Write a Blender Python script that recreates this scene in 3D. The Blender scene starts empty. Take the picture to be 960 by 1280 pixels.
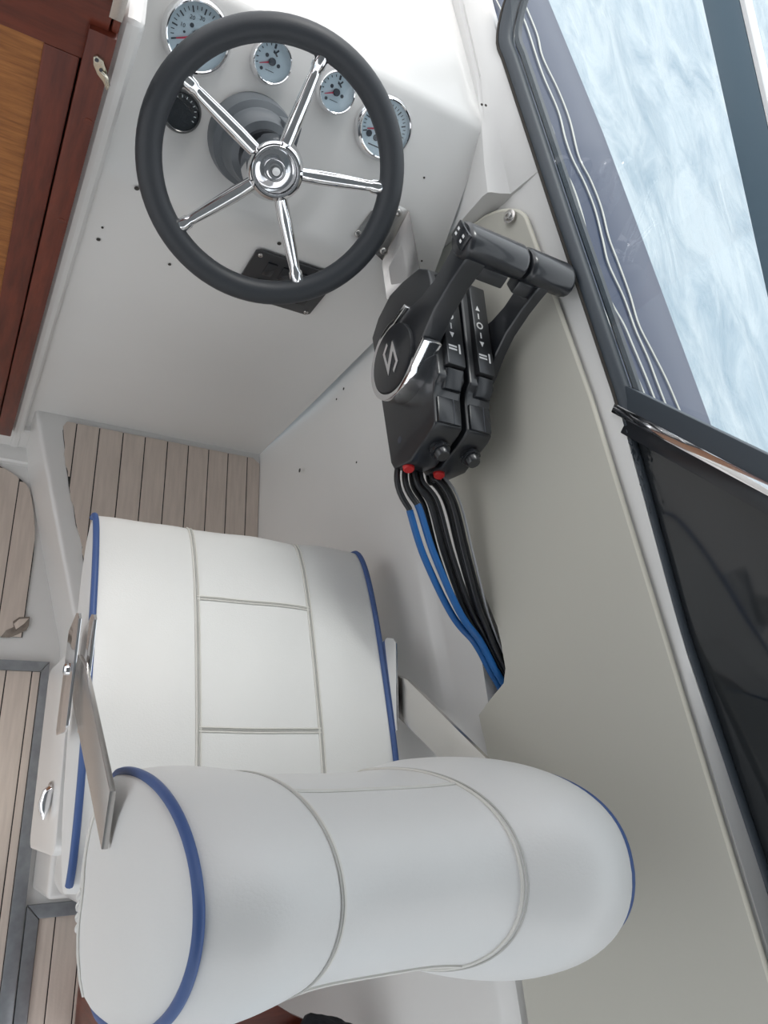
import bpy, bmesh, math, random
from mathutils import Vector, Matrix, noise
random.seed(7)
scene = bpy.context.scene
COL = scene.collection

# ------------------------------------------------------------------ camera
# world: X starboard, Y forward (bow), Z up; platform top z = 0, camera at (0, 0, 1.6)
FPX = 933.0
def nrm(v): return Vector(v).normalized()
S_ = nrm((1655, 290, FPX)); F_ = nrm((-84.2, -2521, FPX)); D_ = nrm((-590, 365, FPX))
S_ = (S_ - D_ * S_.dot(D_)).normalized()
F_ = (F_ - D_ * F_.dot(D_) - S_ * F_.dot(S_)).normalized()
CAMP = Vector((0, 0, 1.6))
right = Vector((S_[0], F_[0], -D_[0])); down = Vector((S_[1], F_[1], -D_[1])); fwd = Vector((S_[2], F_[2], -D_[2]))
cam = bpy.data.cameras.new('camera'); cam_o = bpy.data.objects.new('camera', cam); COL.objects.link(cam_o)
R = Matrix((right, -down, -fwd)).transposed()
cam_o.matrix_world = Matrix.Translation(CAMP) @ R.to_4x4()
cam.sensor_fit = 'VERTICAL'; cam.sensor_height = 36.0; cam.lens = FPX / 1280 * 36.0
cam.clip_start = 0.02; cam.clip_end = 500
scene.camera = cam_o
def ray(u, v): return right * (u - 480) + down * (v - 640) + fwd * FPX
def at(u, v, ax, val):
    d = ray(u, v); return CAMP + d * ((val - CAMP[ax]) / d[ax])
def onp(u, v, p, n):
    d = ray(u, v); return CAMP + d * ((Vector(p) - CAMP).dot(n) / d.dot(n))

# ------------------------------------------------------------------ light
scene.view_settings.view_transform = 'Standard'
try: scene.view_settings.look = 'None'
except Exception: pass
scene.view_settings.gamma = 1.0
scene.view_settings.use_curve_mapping = False
scene.view_settings.exposure = -0.22
w = bpy.data.worlds.new('sky'); scene.world = w; w.use_nodes = True
bg = w.node_tree.nodes['Background']; bg.inputs[0].default_value = (0.965, 0.975, 1.0, 1); bg.inputs[1].default_value = 2.15
sun = bpy.data.lights.new('sun', 'SUN'); sun.energy = 1.8; sun.angle = math.radians(15); sun.color = (1, 0.96, 0.9)
sun_o = bpy.data.objects.new('sun', sun); COL.objects.link(sun_o)
sun_o.rotation_euler = Vector((-0.10, -0.57, -0.82)).to_track_quat('-Z', 'Y').to_euler()

# ------------------------------------------------------------------ materials
def mat(name, col, rough=0.5, metal=0.0, spec=0.5, coat=0.0, bump=None, var=None, vscale=8.0, vstretch=(1, 1, 1), trans=0.0):
    m = bpy.data.materials.new(name); m.use_nodes = True
    nt = m.node_tree; b = nt.nodes['Principled BSDF']
    b.inputs['Base Color'].default_value = (*col, 1); b.inputs['Roughness'].default_value = rough
    b.inputs['Metallic'].default_value = metal; b.inputs['Specular IOR Level'].default_value = spec
    b.inputs['Coat Weight'].default_value = coat
    if trans: b.inputs['Transmission Weight'].default_value = trans
    tc = nt.nodes.new('ShaderNodeTexCoord')
    if var:
        mp = nt.nodes.new('ShaderNodeMapping'); mp.inputs['Scale'].default_value = vstretch
        n = nt.nodes.new('ShaderNodeTexNoise'); n.inputs['Scale'].default_value = vscale; n.inputs['Detail'].default_value = 6
        r = nt.nodes.new('ShaderNodeValToRGB')
        r.color_ramp.elements[0].position = 0.3; r.color_ramp.elements[1].position = 0.7
        r.color_ramp.elements[0].color = (*var, 1); r.color_ramp.elements[1].color = (*col, 1)
        nt.links.new(tc.outputs['Object'], mp.inputs[0]); nt.links.new(mp.outputs[0], n.inputs['Vector'])
        nt.links.new(n.outputs['Fac'], r.inputs[0]); nt.links.new(r.outputs[0], b.inputs['Base Color'])
    if bump:
        sc, st, di = bump
        n2 = nt.nodes.new('ShaderNodeTexNoise'); n2.inputs['Scale'].default_value = sc; n2.inputs['Detail'].default_value = 4
        bp = nt.nodes.new('ShaderNodeBump'); bp.inputs['Strength'].default_value = st; bp.inputs['Distance'].default_value = di
        nt.links.new(tc.outputs['Object'], n2.inputs['Vector']); nt.links.new(n2.outputs['Fac'], bp.inputs['Height'])
        nt.links.new(bp.outputs[0], b.inputs['Normal'])
    return m
M = {}
M['gel'] = mat('gelcoat_white', (0.75, 0.745, 0.73), 0.28, coat=0.2, var=(0.715, 0.71, 0.695), vscale=3)
M['vinyl'] = mat('white_vinyl', (0.725, 0.725, 0.715), 0.42, bump=(420, 0.12, 0.002), var=(0.70, 0.705, 0.695), vscale=5)
M['seam'] = mat('vinyl_seam', (0.68, 0.67, 0.63), 0.55)
M['groove'] = mat('painted_seam_shade', (0.50, 0.50, 0.48), 0.8)  # darker grey stands in for the slight shadow along the seams
M['blue'] = mat('blue_piping', (0.045, 0.095, 0.26), 0.5)
M['chrome'] = mat('chrome', (0.82, 0.82, 0.83), 0.06, 1.0)
M['steel'] = mat('stainless_steel', (0.60, 0.58, 0.56), 0.26, 1.0, bump=(60, 0.05, 0.001))
M['alu'] = mat('aluminium_trim', (0.36, 0.38, 0.40), 0.45, 0.85, var=(0.30, 0.31, 0.33), vscale=60)
M['black'] = mat('black_plastic', (0.016, 0.018, 0.022), 0.33, coat=0.35)
M['blackg'] = mat('black_gloss', (0.02, 0.022, 0.026), 0.22)
M['anod'] = mat('black_label_strip', (0.05, 0.052, 0.056), 0.3, 0.6)
M['rubber'] = mat('wheel_foam_rubber', (0.028, 0.032, 0.038), 0.5, bump=(700, 0.15, 0.001))
M['gasket'] = mat('window_gasket', (0.042, 0.053, 0.066), 0.45)
M['boot'] = mat('grey_column_boot', (0.12, 0.135, 0.15), 0.4)
M['white'] = mat('white_print', (0.8, 0.8, 0.8), 0.6)
M['dial'] = mat('gauge_dial', (0.60, 0.67, 0.72), 0.35)
M['ink'] = mat('dial_ink', (0.05, 0.055, 0.07), 0.6)
M['red'] = mat('red_plastic', (0.55, 0.02, 0.02), 0.4)
M['needle'] = mat('red_needle', (0.55, 0.05, 0.09), 0.4)
M['cable'] = mat('black_cable', (0.012, 0.013, 0.016), 0.35)
M['cableblue'] = mat('blue_cable_sleeve', (0.012, 0.11, 0.34), 0.4, bump=(260, 0.3, 0.001))
M['cablegrey'] = mat('grey_cable', (0.30, 0.31, 0.33), 0.35)
M['panel'] = mat('beige_side_panel', (0.515, 0.502, 0.445), 0.5, bump=(300, 0.06, 0.001))
M['panele'] = mat('cream_panel_edge', (0.68, 0.66, 0.57), 0.5)
M['teak'] = mat('synthetic_teak', (0.66, 0.57, 0.50), 0.75, var=(0.57, 0.49, 0.43), vscale=14, vstretch=(9, 0.8, 1), bump=(200, 0.2, 0.001))
M['caulk'] = mat('black_caulking', (0.022, 0.02, 0.02), 0.7)
M['navy'] = mat('navy_deck', (0.018, 0.032, 0.074), 0.3)
M['stripe'] = mat('cream_pinstripe', (0.60, 0.60, 0.56), 0.5)
M['frameblue'] = mat('slate_window_rail', (0.10, 0.155, 0.20), 0.35)
M['tint'] = mat('dark_tinted_glass', (0.020, 0.023, 0.026), 0.05, spec=0.5)
M['hole'] = mat('drill_hole', (0.05, 0.045, 0.04), 0.9)
M['cloth'] = mat('black_cloth', (0.012, 0.012, 0.016), 0.9, bump=(40, 0.6, 0.01))
M['dirt'] = mat('chipped_coating', (0.30, 0.26, 0.22), 0.9, bump=(90, 0.8, 0.004), var=(0.16, 0.13, 0.11), vscale=40)
M['brass'] = mat('tarnished_chrome', (0.62, 0.58, 0.48), 0.2, 1.0)

def wood(name, c1, c2, scale, stretch, rough, rot=(0, 0, 0), coat=0.1):
    m = bpy.data.materials.new(name); m.use_nodes = True; nt = m.node_tree; b = nt.nodes['Principled BSDF']
    tc = nt.nodes.new('ShaderNodeTexCoord'); mp = nt.nodes.new('ShaderNodeMapping')
    mp.inputs['Scale'].default_value = stretch; mp.inputs['Rotation'].default_value = rot
    n = nt.nodes.new('ShaderNodeTexNoise'); n.inputs['Scale'].default_value = scale; n.inputs['Detail'].default_value = 8; n.inputs['Roughness'].default_value = 0.65
    r = nt.nodes.new('ShaderNodeValToRGB'); r.color_ramp.elements[0].position = 0.32; r.color_ramp.elements[1].position = 0.68
    r.color_ramp.elements[0].color = (*c1, 1); r.color_ramp.elements[1].color = (*c2, 1)
    nt.links.new(tc.outputs['Object'], mp.inputs[0]); nt.links.new(mp.outputs[0], n.inputs['Vector'])
    nt.links.new(n.outputs['Fac'], r.inputs[0]); nt.links.new(r.outputs[0], b.inputs['Base Color'])
    b.inputs['Roughness'].default_value = rough; b.inputs['Coat Weight'].default_value = coat; b.inputs['Coat Roughness'].default_value = 0.2
    bp = nt.nodes.new('ShaderNodeBump'); bp.inputs['Strength'].default_value = 0.1; bp.inputs['Distance'].default_value = 0.002
    nt.links.new(n.outputs['Fac'], bp.inputs['Height']); nt.links.new(bp.outputs[0], b.inputs['Normal'])
    return m
M['mahog'] = wood('varnished_mahogany', (0.080, 0.016, 0.009), (0.165, 0.034, 0.017), 16, (6, 6, 0.7), 0.35)
M['mahog2'] = wood('varnished_mahogany_rail', (0.080, 0.016, 0.009), (0.165, 0.034, 0.017), 16, (0.7, 6, 6), 0.35)
M['oak'] = wood('oak_veneer', (0.19, 0.062, 0.012), (0.40, 0.155, 0.038), 22, (0.7, 6, 8), 0.4)

def glass_mat():
    m = bpy.data.materials.new('clear_acrylic'); m.use_nodes = True; nt = m.node_tree; nt.nodes.clear()
    o = nt.nodes.new('ShaderNodeOutputMaterial'); mx = nt.nodes.new('ShaderNodeMixShader')
    t = nt.nodes.new('ShaderNodeBsdfTransparent'); t.inputs[0].default_value = (0.90, 0.95, 0.97, 1)
    g = nt.nodes.new('ShaderNodeBsdfGlossy'); g.inputs['Roughness'].default_value = 0.02
    lw = nt.nodes.new('ShaderNodeLayerWeight'); lw.inputs[0].default_value = 0.5
    pw = nt.nodes.new('ShaderNodeMath'); pw.operation = 'POWER'; pw.inputs[1].default_value = 5
    f = nt.nodes.new('ShaderNodeMath'); f.operation = 'MULTIPLY_ADD'; f.inputs[1].default_value = 0.9; f.inputs[2].default_value = 0.05
    nt.links.new(lw.outputs['Facing'], pw.inputs[0]); nt.links.new(pw.outputs[0], f.inputs[0])
    nt.links.new(f.outputs[0], mx.inputs[0]); nt.links.new(t.outputs[0], mx.inputs[1]); nt.links.new(g.outputs[0], mx.inputs[2])
    nt.links.new(mx.outputs[0], o.inputs[0]); return m
M['glass'] = glass_mat()
def water_mat():
    m = bpy.data.materials.new('sea_water'); m.use_nodes = True; nt = m.node_tree; b = nt.nodes['Principled BSDF']
    tc = nt.nodes.new('ShaderNodeTexCoord'); mp = nt.nodes.new('ShaderNodeMapping'); mp.inputs['Scale'].default_value = (1.6, 0.55, 1); mp.inputs['Rotation'].default_value = (0, 0, 0.5)
    n = nt.nodes.new('ShaderNodeTexNoise'); n.inputs['Scale'].default_value = 2.2; n.inputs['Detail'].default_value = 9; n.inputs['Roughness'].default_value = 0.62; n.inputs['Distortion'].default_value = 0.8
    r = nt.nodes.new('ShaderNodeValToRGB'); e = r.color_ramp.elements
    e[0].position = 0.30; e[0].color = (0.15, 0.225, 0.28, 1); e[1].position = 0.62; e[1].color = (0.34, 0.40, 0.435, 1)
    bp = nt.nodes.new('ShaderNodeBump'); bp.inputs['Strength'].default_value = 0.5; bp.inputs['Distance'].default_value = 0.08
    nt.links.new(tc.outputs['Object'], mp.inputs[0]); nt.links.new(mp.outputs[0], n.inputs['Vector'])
    nt.links.new(n.outputs['Fac'], r.inputs[0]); nt.links.new(r.outputs[0], b.inputs['Base Color'])
    nt.links.new(n.outputs['Fac'], bp.inputs['Height']); nt.links.new(bp.outputs[0], b.inputs['Normal'])
    b.inputs['Roughness'].default_value = 0.25
    return m
M['water'] = water_mat()

# ------------------------------------------------------------------ helpers
def tag(o, label=None, cat=None, group=None, kind=None):
    if label: o['label'] = label
    if cat: o['category'] = cat
    if group: o['group'] = group
    if kind: o['kind'] = kind
    return o
def empty(name, loc, **k):
    o = bpy.data.objects.new(name, None); COL.objects.link(o); o.location = loc; o.empty_display_size = 0.05
    return tag(o, **k)
def link(name, me, m, parent=None, smooth=False, **k):
    o = bpy.data.objects.new(name, me); COL.objects.link(o)
    if m: me.materials.append(M[m])
    if smooth:
        for p in me.polygons: p.use_smooth = True
    if parent:
        o.parent = parent
        o.matrix_parent_inverse = Matrix.Translation(-Vector(parent.location))   # meshes are built in world coordinates
    return tag(o, **k)
def from_bm(name, bm, m, parent=None, smooth=False, auto=None, **k):
    bmesh.ops.recalc_face_normals(bm, faces=bm.faces[:])
    me = bpy.data.meshes.new(name); bm.to_mesh(me); bm.free()
    o = link(name, me, m, parent, smooth or bool(auto), **k)
    if auto:
        md = None
        for p in me.polygons: p.use_smooth = True
        me.set_sharp_from_angle(angle=math.radians(auto))
    return o
def poly(name, verts, faces, m, parent=None, smooth=False, auto=None, **k):
    bm = bmesh.new(); vs = [bm.verts.new(v) for v in verts]
    for f in faces: bm.faces.new([vs[i] for i in f])
    return from_bm(name, bm, m, parent, smooth, auto, **k)
def bevel(bm, w, seg=2, ang=30):
    es = [e for e in bm.edges if len(e.link_faces) == 2 and e.calc_face_angle(0) > math.radians(ang)]
    bmesh.ops.bevel(bm, geom=es, offset=w, segments=seg, affect='EDGES', profile=0.6, clamp_overlap=True)
def hexa(name, p, m, parent=None, bv=0, seg=2, **k):
    """p: 8 points, bottom 4 then top 4"""
    bm = bmesh.new(); v = [bm.verts.new(q) for q in p]
    for f in ((3, 2, 1, 0), (4, 5, 6, 7), (0, 1, 5, 4), (1, 2, 6, 5), (2, 3, 7, 6), (3, 0, 4, 7)): bm.faces.new([v[i] for i in f])
    bmesh.ops.recalc_face_normals(bm, faces=bm.faces[:])
    if bv: bevel(bm, bv, seg)
    return from_bm(name, bm, m, parent, auto=35 if bv else None, **k)
def box(name, x0, x1, y0, y1, z0, z1, m, parent=None, bv=0, seg=2, **k):
    return hexa(name, [(x0, y0, z0), (x1, y0, z0), (x1, y1, z0), (x0, y1, z0), (x0, y0, z1), (x1, y0, z1), (x1, y1, z1), (x0, y1, z1)], m, parent, bv, seg, **k)
def prism(name, pts, off, m, parent=None, bv=0, seg=2, **k):
    """extrude closed 3-D outline by vector off"""
    bm = bmesh.new(); off = Vector(off)
    a = [bm.verts.new(p) for p in pts]; b = [bm.verts.new(Vector(p) + off) for p in pts]
    n = len(pts); bm.faces.new(a); bm.faces.new(b[::-1])
    for i in range(n): bm.faces.new([a[i], b[i], b[(i + 1) % n], a[(i + 1) % n]])
    bmesh.ops.recalc_face_normals(bm, faces=bm.faces[:])
    if bv: bevel(bm, bv, seg)
    return from_bm(name, bm, m, parent, auto=35, **k)
def catmull(pts, n=8, closed=False):
    P = [Vector(p) for p in pts]; out = []; N = len(P)
    rng = range(N) if closed else range(N - 1)
    for i in rng:
        p0 = P[(i - 1) % N] if closed or i > 0 else P[0] * 2 - P[1]
        p1 = P[i]; p2 = P[(i + 1) % N]
        p3 = P[(i + 2) % N] if closed or i + 2 < N else P[-1] * 2 - P[-2]
        for j in range(n):
            t = j / n
            out.append(0.5 * ((2 * p1) + (p2 - p0) * t + (2 * p0 - 5 * p1 + 4 * p2 - p3) * t * t + (3 * p1 - p0 - 3 * p2 + p3) * t ** 3))
    if not closed: out.append(P[-1])
    return out
def tube_bm(bm, pts, r, seg=10, closed=False, caps=True, flat=1.0, up=None):
    P = [Vector(p) for p in pts]; N = len(P); rings = []
    prev = None
    for i in range(N):
        a = P[(i - 1) % N] if closed or i > 0 else P[i]; b = P[(i + 1) % N] if closed or i < N - 1 else P[i]
        t = (b - a).normalized()
        if up is not None: u = (Vector(up) - t * t.dot(Vector(up))).normalized()
        elif prev is None: u = t.orthogonal().normalized()
        else: u = (prev - t * t.dot(prev)).normalized()
        prev = u; vv = t.cross(u)
        rr = r[i] if isinstance(r, (list, tuple)) else r
        rings.append([bm.verts.new(P[i] + (u * math.cos(2 * math.pi * k / seg) * flat + vv * math.sin(2 * math.pi * k / seg)) * rr) for k in range(seg)])
    for i in range(N if closed else N - 1):
        A = rings[i]; B = rings[(i + 1) % N]
        if closed and i == N - 1:
            best = min(range(seg), key=lambda s: sum((A[k].co - B[(k + s) % seg].co).length for k in range(seg)))
            B = [B[(k + best) % seg] for k in range(seg)]
        for k in range(seg): bm.faces.new([A[k], A[(k + 1) % seg], B[(k + 1) % seg], B[k]])
    if caps and not closed: bm.faces.new(rings[0][::-1]); bm.faces.new(rings[-1])
def tube(name, pts, r, m, parent=None, seg=10, closed=False, **k):
    flat = k.pop('flat', 1.0); up = k.pop('up', None)
    bm = bmesh.new(); tube_bm(bm, pts, r, seg, closed, flat=flat, up=up); return from_bm(name, bm, m, parent, auto=50, **k)
def frame(n, upv=(0, 0, 1)):
    n = Vector(n).normalized(); a = Vector(upv).cross(n).normalized(); b = n.cross(a); return a, b, n
def lathe(name, c, fr, prof, m, parent=None, seg=40, **k):
    """prof: (radius, height along n)"""
    a, b, n = fr; c = Vector(c); bm = bmesh.new(); rings = []
    for r, h in prof:
        if r < 1e-6: rings.append([bm.verts.new(c + n * h)])
        else: rings.append([bm.verts.new(c + n * h + (a * math.cos(2 * math.pi * i / seg) + b * math.sin(2 * math.pi * i / seg)) * r) for i in range(seg)])
    for A, B in zip(rings, rings[1:]):
        for i in range(seg):
            j = (i + 1) % seg
            if len(A) == 1 and len(B) == 1: continue
            if len(A) == 1: bm.faces.new([A[0], B[i], B[j]])
            elif len(B) == 1: bm.faces.new([A[i], A[j], B[0]])
            else: bm.faces.new([A[i], A[j], B[j], B[i]])
    return from_bm(name, bm, m, parent, auto=40, **k)
def interp(tab, y):
    tab = sorted(tab)
    if y <= tab[0][0]: (a, p), (b, q) = tab[0], tab[1]
    elif y >= tab[-1][0]: (a, p), (b, q) = tab[-2], tab[-1]
    else:
        for (a, p), (b, q) in zip(tab, tab[1:]):
            if a <= y <= b: break
    return p + (q - p) * (y - a) / (b - a)
def grid(name, rows, m, parent=None, thick=0, smooth=True, auto=35, **k):
    bm = bmesh.new(); V = [[bm.verts.new(p) for p in r] for r in rows]
    for A, B in zip(V, V[1:]):
        for i in range(len(A) - 1): bm.faces.new([A[i], A[i + 1], B[i + 1], B[i]])
    o = from_bm(name, bm, m, parent, auto=auto, **k)
    return o
def screw(c, n, r, parent, m='steel', name='screw'):
    o = lathe(name, c, frame(n, (0.1, 0.2, 1)), [(r, 0), (r, r * .25), (r * .8, r * .5), (r * .42, r * .55), (r * .38, r * .15), (0, r * .15)], m, parent, seg=16)
    return o

# ------------------------------------------------------------------ side curves (plan) as functions of Y
G = [(1.25, .580), (1.06, .605), (.765, .675), (.484, .745), (.18, .790), (-.105, .862), (-.55, .95)]
def gx(y): return interp(G, y)
PT = [(.86, (.640)), (.81, .655), (.50, .722), (.18, .772), (-.19, .832), (-.6, .90)]        # panel top X
PTZ = [(.86, .945), (.81, .950), (.50, .968), (.18, .984), (-.19, 1.0), (-.6, 1.01)]
PB = [(.86, .622), (.80, .632), (.47, .672), (.10, .701), (-.3, .738), (-.6, .765)]          # panel bottom X
PBZ = [(.86, .70), (.80, .70), (.47, .70), (.10, .706), (-.3, .71), (-.6, .71)]
CX = [(.80, .632), (.52, .652), (-.22, .708), (-.6, .735)]
CZ = [(.80, .56), (.52, .58), (-.22, .675), (-.6, .69)]

# ------------------------------------------------------------------ setting: sole, platform
floor = box('floor', -1.4, .64, -1.6, .80, -.26, -.205, 'gel', kind='structure', label='white moulded cockpit sole under the teak hatch panels', cat='floor')
TEAK_L = [.131 - .0505 * i for i in range(9, -1, -1)] + [.1815, .199]
def plank_box(x0, x1, y0, y1, z, parent, h=.005):
    return box('plank', x0 + .0012, x1 - .0012, y0, y1, z, z + h, 'teak', parent, bv=.0006, seg=1)
Z0 = -.205
box('caulking', -.36, .2, -1.2, .262, Z0, Z0 + .0035, 'caulk', floor)
for a, b in zip(TEAK_L, TEAK_L[1:]): plank_box(a, b, -1.2, .262, Z0, floor)
# right hatch aft of the seat box
box('caulking', .252, .6115, -1.2, -.222, Z0, Z0 + .0035, 'caulk', floor)
xs = [.252, .284, .3345, .385, .4355, .486, .5365, .587, .612]
for a, b in zip(xs, xs[1:]): plank_box(a, b, -1.2, -.222, Z0, floor)
# forward tray panel
tray_y0, tray_y1 = .335, .735
tx = [.152 - .0505 * i for i in range(9, -1, -1)]
def clip_plank(x0, x1, edge, y0, y1, z, parent, h=.005):
    """plank whose starboard or port side is cut by an edge function"""
    n = 60; L = []; Rr = []
    for i in range(n + 1):
        y = y0 + (y1 - y0) * i / n; a, b = edge(y); aa = max(x0 + .0012, a); bb = min(x1 - .0012, b)
        if bb - aa > .002: L.append((aa, y)); Rr.append((bb, y))
    if len(L) < 2: return None
    out = [(x, y, z) for x, y in Rr] + [(x, y, z) for x, y in L[::-1]]
    return prism('plank', out, (0, 0, h), 'teak', parent)
def tray_edge(y):
    t = (y - tray_y0) / (tray_y1 - tray_y0)
    r = .153 - .05 * max(0, (t - .45) / .55) ** 2 - (.07 * max(0, (t - .85) / .15) ** 2)
    return (-.4, r)
tys = [tray_y0 + (tray_y1 - tray_y0) * i / 60 for i in range(61)]
prism('caulking', [(tray_edge(y)[1], y, Z0) for y in tys] + [(-.36, tray_y1, Z0), (-.36, tray_y0, Z0)], (0, 0, .0035), 'caulk', floor)
for a, b in zip(tx, tx[1:] + [.16]): clip_plank(a, b, tray_edge, tray_y0, tray_y1, Z0, floor)
# torn corner of the tray panel
prism('torn_corner', [at(u, v, 2, Z0 + .003) for u, v in [(0, 797), (8, 788), (17, 784), (16, 777), (24, 772), (37, 771), (36, 782), (33, 788), (22, 793), (12, 797)]], (0, 0, .0035), 'dirt', floor, bv=.001)
prism('torn_corner', [at(u, v, 2, Z0 + .006) for u, v in [(17, 780), (24, 774), (36, 773), (30, 780), (20, 787)]], (0, 0, .0022), 'teak', floor, bv=.0006)
# aluminium edge trims
def trim(name, pts, w, label):
    bm = bmesh.new()
    o = prism(name, pts, (0, 0, .012), 'alu', None, bv=.0015, kind='structure'); tag(o, label, 'trim'); return o
TZ = Z0 - .001
trim('trim_1', [(-.4, .262, TZ), (.198, .262, TZ), (.214, .284, TZ), (-.4, .284, TZ)], .02, 'grey aluminium edge trim across the front of the teak hatch panel')
trim('trim_2', [(.199, .262, TZ), (.199, -1.2, TZ), (.226, -1.2, TZ), (.226, -.3, TZ), (.222, .1, TZ), (.214, .284, TZ)], .02, 'long grey aluminium trim along the seat side of the hatch panel')
trim('trim_3', [(.228, -.196, TZ), (.252, -.222, TZ), (.612, -.222, TZ), (.612, -.196, TZ)], .02, 'grey aluminium trim running crosswise behind the white seat locker')
trim('trim_4', [(.228, -.198, TZ), (.228, -1.2, TZ), (.252, -1.2, TZ), (.252, -.224, TZ)], .02, 'grey mitred aluminium trim on the inner side of the aft hatch')
# helm platform
PL = [(.098, .80), (.118, .72), (.228, .335), (.234, .30), (.234, -.17), (.64, -.17), (.64, .80)]
platform = prism('helm_platform', [(x, y, -.22) for x, y in PL], (0, 0, .2185), 'gel', bv=.012, seg=4)
tag(platform, 'raised white moulded platform carrying grey teak planks below the wheel', 'platform', kind='structure')
def lip(y): return interp([(.80, .155), (.785, .157), (.70, .168), (.60, .192), (.48, .229), (.40, .245), (.1, .26)], y) + .0012 * math.sin(y * 90) + .001 * math.sin(y * 231)
def plat_edge(y):
    c = .018; f = .0
    if y > .772 - c: f = c - math.sqrt(max(0, c * c - (y - .772 + c) ** 2))
    return (lip(y) + f * .3, .612 - f)
out = []
ys = [.266 + (.772 - .266) * i / 24 for i in range(25)]
prism('caulking', [(plat_edge(y)[1], y, -.002) for y in ys] + [(plat_edge(y)[0], y, -.002) for y in ys[::-1]], (0, 0, .0042), 'caulk', platform)
px_ = [.13, .186, .234, .285, .334, .385, .434, .483, .531, .580, .620]
def clip2(x0, x1):
    n = 40; L = []; Rr = []
    for i in range(n + 1):
        y = .266 + (.772 - .266) * i / n; a, b = plat_edge(y); aa = max(x0 + .0013, a); bb = min(x1 - .0013, b)
        if bb - aa > .0015: L.append((aa, y)); Rr.append((bb, y))
    prism('plank', [(x, y, 0) for x, y in Rr] + [(x, y, 0) for x, y in L[::-1]], (0, 0, .004), 'teak', platform)
for a, b in zip(px_, px_[1:]): clip2(a, b)

# ------------------------------------------------------------------ setting: front bulkhead with dash
FOLD = Vector((0, .782, .757)); TOPE = Vector((0, .940, .949))
DN = Vector((0, -(TOPE.z - FOLD.z), TOPE.y - FOLD.y)).normalized()     # dash normal, towards the helmsman
def dash(u, v, off=0.0): return onp(u, v, FOLD, DN) + DN * off
prof = [(.792, -.22), (.787, .0), (.782, .35), (.782, .71)]
def rnd(p, q, r_, d, n=5):   # rounded corner between directions
    out = []
    for i in range(n + 1):
        t = i / n; a = p + (q - p) * 0; out.append(((1 - t) ** 2 * p + 2 * t * (1 - t) * q + t * t * r_))
    return [(o.x, o.y) for o in out]
f2 = Vector((.782, .757)); t2 = Vector((.94, .949)); dv = (t2 - f2).normalized()
prof += rnd(Vector((.782, .735)), f2, f2 + dv * .022, 0)
prof += rnd(t2 - dv * .012, t2, t2 + Vector((.014, .001)), 0)
prof += [(1.1, .955), (1.7, .965), (1.72, -.22)]
xsx = [.088, .094] + [.094 + (.64 - .094) * i / 12 for i in range(1, 13)]
def dash_end(y): return interp([(0, .62), (.80, .612), (.94, .600), (1.1, .575), (1.4, .50), (1.72, .40)], y)
rows = [[(.088 + (x - .088) / (.64 - .088) * (dash_end(y) - .088), y, z) for y, z in prof] for x in xsx]
bulk = grid('wall_front', rows, 'gel', kind='structure', label='white gelcoat bulkhead and sloping dash under the steering wheel', cat='wall')
# left column between door and dash, and sill below the door
o = box('wall_front_column', .066, .0905, .772, 1.75, -.22, .992, 'gel', bulk, bv=.012, seg=3)
o = box('wall_front_sill', -1.4, .125, .775, 1.2, -.26, -.096, 'gel', bulk, bv=.01, seg=3)
o = box('wall_front_ledge', -1.4, .125, .735, .79, -.26, -.185, 'gel', bulk, bv=.012, seg=3)
def hole(p, n, r=.0028): lathe('screw_hole', p, frame(n, (0.1, 0.2, 1)), [(r, .0004), (r, .0012), (r * .6, .0013), (0, .0008)], 'hole', bulk, seg=12)
for u, v, r in [(123, 299, .003), (128, 284, .0018), (212, 330, .0026), (171, 235, .0034), (430, 486, .0028), (421, 499, .0022), (446, 578, .002), (375, 588, .0045)]:
    y = .7805
    p = at(u, v, 1, .7815)
    if p.x > .6: p = at(u, v, 0, .617); hole(p, (-1, 0, 0), r)
    else: hole(p, (0, -1, 0), r)
hole(at(349, 304, 1, .7815), (0, -1, 0), .0032)
for u, v in [(527, 326), (493, 205), (530, 222)]: hole(dash(u, v), DN, .0016)

# ------------------------------------------------------------------ setting: starboard side
def side_rows(ys, with_recess):
    rows = []
    for y in ys:
        dep = .055 * min(1, max(0, (.70 - y) / .12))
        cx, cz = interp(CX, y), interp(CZ, y); bx_, bz = interp(PB, y), interp(PBZ, y); tx_, tz = interp(PT, y), interp(PTZ, y)
        r = [(.612, y, -.22), (.613, y, 0), (.618 + (cx - .618) * .5, y, cz * .5), (cx - .004, y, cz - .02), (cx, y, cz - .006), (cx + .003, y, cz),
             (cx + .013, y, cz + .014), (cx + .015, y, cz + .022),
             (bx_ + .006, y, bz - .008), (bx_ + .008, y, bz + .002), (bx_ + .008 + dep, y, bz + .0025), (tx_ + .006 + dep * .5, y, tz - .03), (tx_ + .006, y, tz - .005), (tx_ + .008, y, tz + .003), (max(gx(y) - .010, tx_ + .010), y, 1.000), (gx(y) + .002, y, .998), (gx(y) + .05, y, .955), (gx(y) + .05, y, -.2)]
        rows.append(r)
    return rows
ysd = [.845 - i * .05 for i in range(30)]
wall_r = grid('wall_right', side_rows(ysd, True), 'gel', kind='structure', label='white moulded hull side liner beside the helm seat', cat='wall')
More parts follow.
